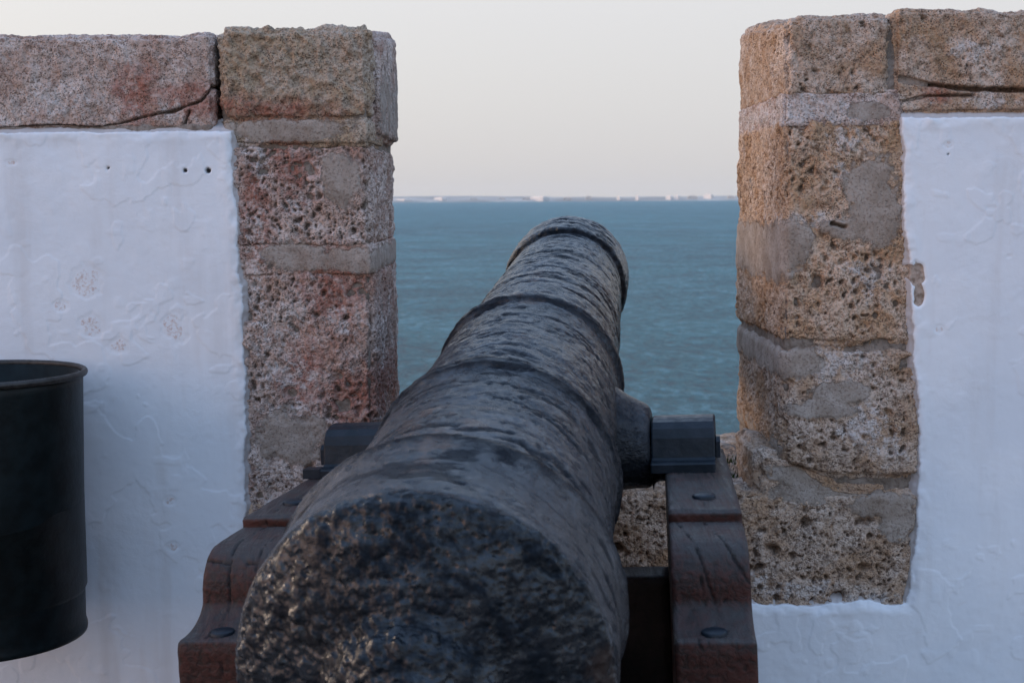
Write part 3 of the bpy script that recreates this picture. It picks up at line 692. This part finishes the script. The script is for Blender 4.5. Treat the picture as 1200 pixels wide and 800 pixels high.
    # bolts: low domed heads on the two steps
    for (by, bu, bz, br) in ((-.335, .52, ZT, .021), (-.690, .50, ZT - .143, .021), (-.88, .5, ZT - .314, .021)):
        th = np.linspace(0, 2 * math.pi, 28, endpoint=False); rr = [1, 1, .93, .75, .45, .02]; hh = [-.006, .0012, .0028, .0042, .005, .0052]
        BV = [(sgn * (HW(by) - TH * (1 - bu)) + br * r_ * math.cos(t), by + br * r_ * math.sin(t), bz + z_) for r_, z_ in zip(rr, hh) for t in th]
        BF = [(a * 28 + b, a * 28 + (b + 1) % 28, (a + 1) * 28 + (b + 1) % 28, (a + 1) * 28 + b) for a in range(5) for b in range(28)]
        mesh('bolt', cw(BV), BF, M['strap'], o, True)
    # cap square: arched strap over the trunnion with flat feet and a key
    Rt, T2 = .061, .013
    op = [(-.112, 0), (-.112, .014), (-.109, .017), (-.080, .017), (-.074, .021), (-.071, .034), (-.067, .054), (-.058, .070), (-.044, .080), (-.022, .084), (0, .085), (.022, .084), (.044, .080), (.058, .070), (.067, .054), (.071, .034), (.074, .021), (.080, .017), (.109, .017), (.112, .014), (.112, 0)]
    ip = [(Rt * math.cos(a), .0 + .060 * math.sin(a) ** .8 if math.sin(a) > 0 else 0) for a in [math.pi * k / 12 for k in range(13)]]
    loop = op + ip
    x0, x1 = HW(0) - TH - .022, HW(0) - TH + .104; bev = .003
    CV = []
    for xx, sh in ((x0, bev), (x0 + bev, 0), (x1 - bev, 0), (x1, bev)):
        for (y_, z_) in loop:
            CV.append((sgn * xx, y_ * (1 - sh * 4), ZT + z_ * 1.14 - (sh if z_ > .03 else 0)))
    m_ = len(loop); CF = []
    for a in range(3):
        for b in range(m_): q = (a * m_ + b, a * m_ + (b + 1) % m_, (a + 1) * m_ + (b + 1) % m_, (a + 1) * m_ + b); CF.append(q if sgn < 0 else q[::-1])
    e0 = tuple(range(m_)); e1 = tuple(range(3 * m_, 4 * m_)); CF += [e0 if sgn > 0 else e0[::-1], e1[::-1] if sgn > 0 else e1]
    cs = mesh('cap_square', cw(CV), CF, M['strap'], o, False)
    if sgn < 0:
        FV = [(sgn * (x1 + a), y_, ZT + z_) for a in (-.002, .034) for y_, z_ in ((-.112, .001), (-.112, .020), (-.078, .020), (-.078, .001))]
        mesh('strap_foot', cw(FV), [(0, 1, 2, 3), (7, 6, 5, 4)] + [(k, k + 4, (k + 1) % 4 + 4, (k + 1) % 4) for k in range(4)], M['strap'], o, False)
    # key chain link at outer end
    kx = HW(0) - TH + .106
    KV = [(sgn * (kx + a), y_, ZT + z_) for a in (0, .008) for y_, z_ in ((-.06, .02), (-.06, .052), (-.048, .060), (-.03, .060), (-.03, .02))]
    mesh('strap_key', cw(KV), [(0, 1, 2, 3, 4), (9, 8, 7, 6, 5)] + [(k, k + 5, (k + 1) % 5 + 5, (k + 1) % 5) for k in range(5)], M['strap'], o, False)
    return o
def bar(name, x0, x1, y0, y1, z0, z1, mat, parent, b=.006):
    P, N, Q = box_grid(axis_steps(x0, x1, .02, .02), axis_steps(y0, y1, .02, .02), axis_steps(z0, z1, .02, .02), b)
    P = P + N * (.0015 * fbm(P, 20, 3, 3))[:, None]
    return mesh(name, cw(P), Q, mat, parent, True, np.zeros((len(P), 4)))
cheek(-1); cheek(1)
iw = .290
bar('transom', -iw, iw, .10, .20, -.62, -.300, M['wood_dark'], cannon)
bar('transom', -.34, .34, -.98, -.86, -.70, -.48, M['wood_dark'], cannon)
bar('bed_plank', -.14, .14, -1.22, .09, -.475, -.425, M['wood_dark'], cannon)
# quoin under the breech
def quoin():
    V = [(x, y, z) for x in (-.11, .11) for (y, z) in ((-1.28, -.42), (-.78, -.42), (-.78, -.37), (-1.28, -.318))]
    mesh('quoin', cw(V), [(0, 1, 2, 3), (7, 6, 5, 4), (0, 4, 5, 1), (1, 5, 6, 2), (2, 6, 7, 3), (3, 7, 4, 0)], M['wood_dark'], cannon, False, np.zeros((8, 4)))
quoin()
for y_ in (.03, -1.12):
    ax_ = bar('axle', -.64, .64, y_ - .06, y_ + .06, -.95, -.79, M['wood_dark'], cannon, .02)
    for sg in (-1, 1):
        r0 = .205; prw = [(.50, .002), (.50, .05), (.502, .19), (.508, r0), (.60, r0), (.607, .19), (.607, .09), (.625, .085), (.625, .002)]
        n = 48; th = np.linspace(0, 2 * math.pi, n, endpoint=False)
        WV = [(sg * s, y_ + r * math.cos(t), -.885 + r * math.sin(t)) for s, r in prw for t in th]
        WF = [(a * n + b, a * n + (b + 1) % n, (a + 1) * n + (b + 1) % n, (a + 1) * n + b) for a in range(len(prw) - 1) for b in range(n)]
        if sg < 0: WF = [f[::-1] for f in WF]
        mesh('wheel', cw(WV), WF, M['wood_dark'], cannon, False, np.zeros((len(WV), 4)))
# trunnions are their own parts of the cannon (the barrel object is rotated)
_b = barrel; barrel = cannon
trunnion(-1); trunnion(1)
barrel = _b

# ------------------------------------------------------------------ litter bin on the left
bc = at(-30, 437, 3.03); bx0 = bc.x; by0 = 3.03; zt = bc.z; zb_ = wz(742, 95, 3.03)
binT = thing('litter_bin', 'dark round metal litter bin with rolled rim fixed to the white wall', 'bin', (bx0, by0, zb_))
def lathe_z(name, prof, mat, parent, n=128, dent=0., label=None):
    th = np.linspace(0, 2 * math.pi, n, endpoint=False); pr = np.array(prof)
    Rr = np.repeat(pr[:, 0], n); Z = np.repeat(pr[:, 1], n); T = np.tile(th, len(pr))
    P = np.stack([bx0 + Rr * np.cos(T), by0 + Rr * np.sin(T), Z], 1)
    k = 1 + dent * fbm(P, 5, 3, 5); P[:, 0] = bx0 + Rr * np.cos(T) * k; P[:, 1] = by0 + Rr * np.sin(T) * k
    i, j = np.meshgrid(np.arange(len(pr) - 1), np.arange(n), indexing='ij'); i = i.ravel(); j = j.ravel(); j2 = (j + 1) % n
    return mesh(name, P, np.stack([i * n + j, i * n + j2, (i + 1) * n + j2, (i + 1) * n + j], 1), mat, parent, True, None, label)
RB = .223; rbot = .212
bp = [(.002, zb_ + .01), (rbot - .01, zb_ + .008), (rbot - .004, zb_ - .002), (rbot + .002, zb_ + .0), (rbot + .003, zb_ + .006), (rbot + .002, zb_ + .012), (rbot, zb_ + .018)]
bp += [(rbot - .001 + (RB - rbot) * t, zb_ + .02 + (zt - .03 - zb_ - .02) * t) for t in np.linspace(0.02, 1, 30)]
bp += [(RB + .0, zt - .012), (RB - .006, zt - .006), (RB - .006, zb_ + .10), (RB - .03, zb_ + .05), (.002, zb_ + .045)]
lathe_z('body', bp, M['bin'], binT, dent=.006)
rim = [(RB + .001 + .006 * (1 + math.cos(a)) - .003, zt - .004 + .0075 * math.sin(a)) for a in np.linspace(0, 2 * math.pi, 15)]
lathe_z('rim', rim, plain('worn_rim_paint', (.022, .020, .019), .5, 60, .5, .001), binT, dent=.006)
box('bracket', bx0 - .05, bx0 + .05, by0 + RB - .008, WY - .012, zt - .16, zt - .11, M['bin'], binT)
box('bracket', bx0 - .05, bx0 + .05, by0 + rbot - .008, WY - .012, zb_ + .10, zb_ + .15, M['bin'], binT)

# ------------------------------------------------------------------ haze
HZ = True
if HZ:
    m = bpy.data.materials.new('haze_air'); m.use_nodes = True; nt = m.node_tree; nt.nodes.clear()
    o_ = nt.nodes.new('ShaderNodeOutputMaterial'); v = nt.nodes.new('ShaderNodeVolumePrincipled')
    v.inputs['Color'].default_value = (.93, .93, .95, 1); v.inputs['Density'].default_value = 2.6e-5; v.inputs['Anisotropy'].default_value = .0
    nt.links.new(v.outputs[0], o_.inputs['Volume'])
    h_ = box('haze', -9300, 9300, -200, 9800, -12, 90, m); h_['kind'] = 'stuff'; tag(h_, 'pale sea haze over the water', 'haze')

# ------------------------------------------------------------------ light
SUN_EL, SUN_AZ = R(13), R(296)                           # azimuth clockwise from +Y (sea): low, on the left, over the water
sd = Vector((math.sin(SUN_AZ) * math.cos(SUN_EL), math.cos(SUN_AZ) * math.cos(SUN_EL), math.sin(SUN_EL)))
sl = bpy.data.lights.new('sun', 'SUN'); so = bpy.data.objects.new('sun', sl); C.objects.link(so)
sl.energy = 0.95; sl.angle = R(14); sl.color = (1.0, .74, .55)
so.rotation_euler = sd.to_track_quat('Z', 'Y').to_euler(); so.location = (-4, -2, 5)
w = bpy.data.worlds.new('World'); scene.world = w; w.use_nodes = True; nt = w.node_tree
bg = nt.nodes['Background']; sky = nt.nodes.new('ShaderNodeTexSky'); sky.sky_type = 'NISHITA'; sky.sun_disc = False
sky.sun_elevation = SUN_EL; sky.sun_rotation = SUN_AZ; sky.dust_density = 3.; sky.air_density = 1.2
# thin high cloud veil over the clear sky: pale by the horizon, bluer overhead
tc = nt.nodes.new('ShaderNodeTexCoord'); sp = nt.nodes.new('ShaderNodeSeparateXYZ'); nt.links.new(tc.outputs['Generated'], sp.inputs[0])
rp = nt.nodes.new('ShaderNodeValToRGB'); nt.links.new(sp.outputs[2], rp.inputs[0]); e = rp.color_ramp.elements
e[0].position = 0.0; e[0].color = (.545, .53, .535, 1); e[1].position = .14; e[1].color = (.62, .612, .635, 1)
for pos, c in ((.05, (.565, .56, .578, 1)), (.4, (.58, .77, 1.06, 1)), (1., (.46, .71, 1.20, 1))):
    k = e.new(pos); k.color = c
vm = nt.nodes.new('ShaderNodeMix'); vm.data_type = 'RGBA'; vm.inputs[0].default_value = .82
sc_ = nt.nodes.new('ShaderNodeVectorMath'); sc_.operation = 'SCALE'; nt.links.new(sky.outputs[0], sc_.inputs[0]); sc_.inputs[3].default_value = 1.
up_ = nt.nodes.new('ShaderNodeVectorMath'); up_.operation = 'SCALE'; nt.links.new(rp.outputs[0], up_.inputs[0]); up_.inputs[3].default_value = 10.
nt.links.new(sc_.outputs[0], vm.inputs[6]); nt.links.new(up_.outputs[0], vm.inputs[7]); 
gd = nt.nodes.new('ShaderNodeVectorMath'); gd.operation = 'DOT_PRODUCT'; nt.links.new(tc.outputs['Generated'], gd.inputs[0])
ga, ge = R(243), R(9); gd.inputs[1].default_value = (math.sin(ga) * math.cos(ge), math.cos(ga) * math.cos(ge), math.sin(ge))
gm = nt.nodes.new('ShaderNodeMapRange'); gm.interpolation_type = 'SMOOTHSTEP'; nt.links.new(gd.outputs['Value'], gm.inputs[0]); gm.inputs[1].default_value = .82; gm.inputs[2].default_value = 1.; gm.inputs[4].default_value = 1.
gc = nt.nodes.new('ShaderNodeMix'); gc.data_type = 'RGBA'; gc.blend_type = 'ADD'; nt.links.new(gm.outputs[0], gc.inputs[0]); nt.links.new(vm.outputs[2], gc.inputs[6]); gc.inputs[7].default_value = (13., 6.8, 4.2, 1)
nt.links.new(gc.outputs[2], bg.inputs[0])
bg.inputs[1].default_value = .098

scene.render.engine = 'CYCLES'
scene.cycles.max_bounces = 6; scene.cycles.volume_bounces = 1
scene.view_settings.view_transform = 'Standard'; scene.view_settings.look = 'None'; scene.view_settings.gamma = 1; scene.view_settings.exposure = .50
scene.render.resolution_x = 1024; scene.render.resolution_y = 682
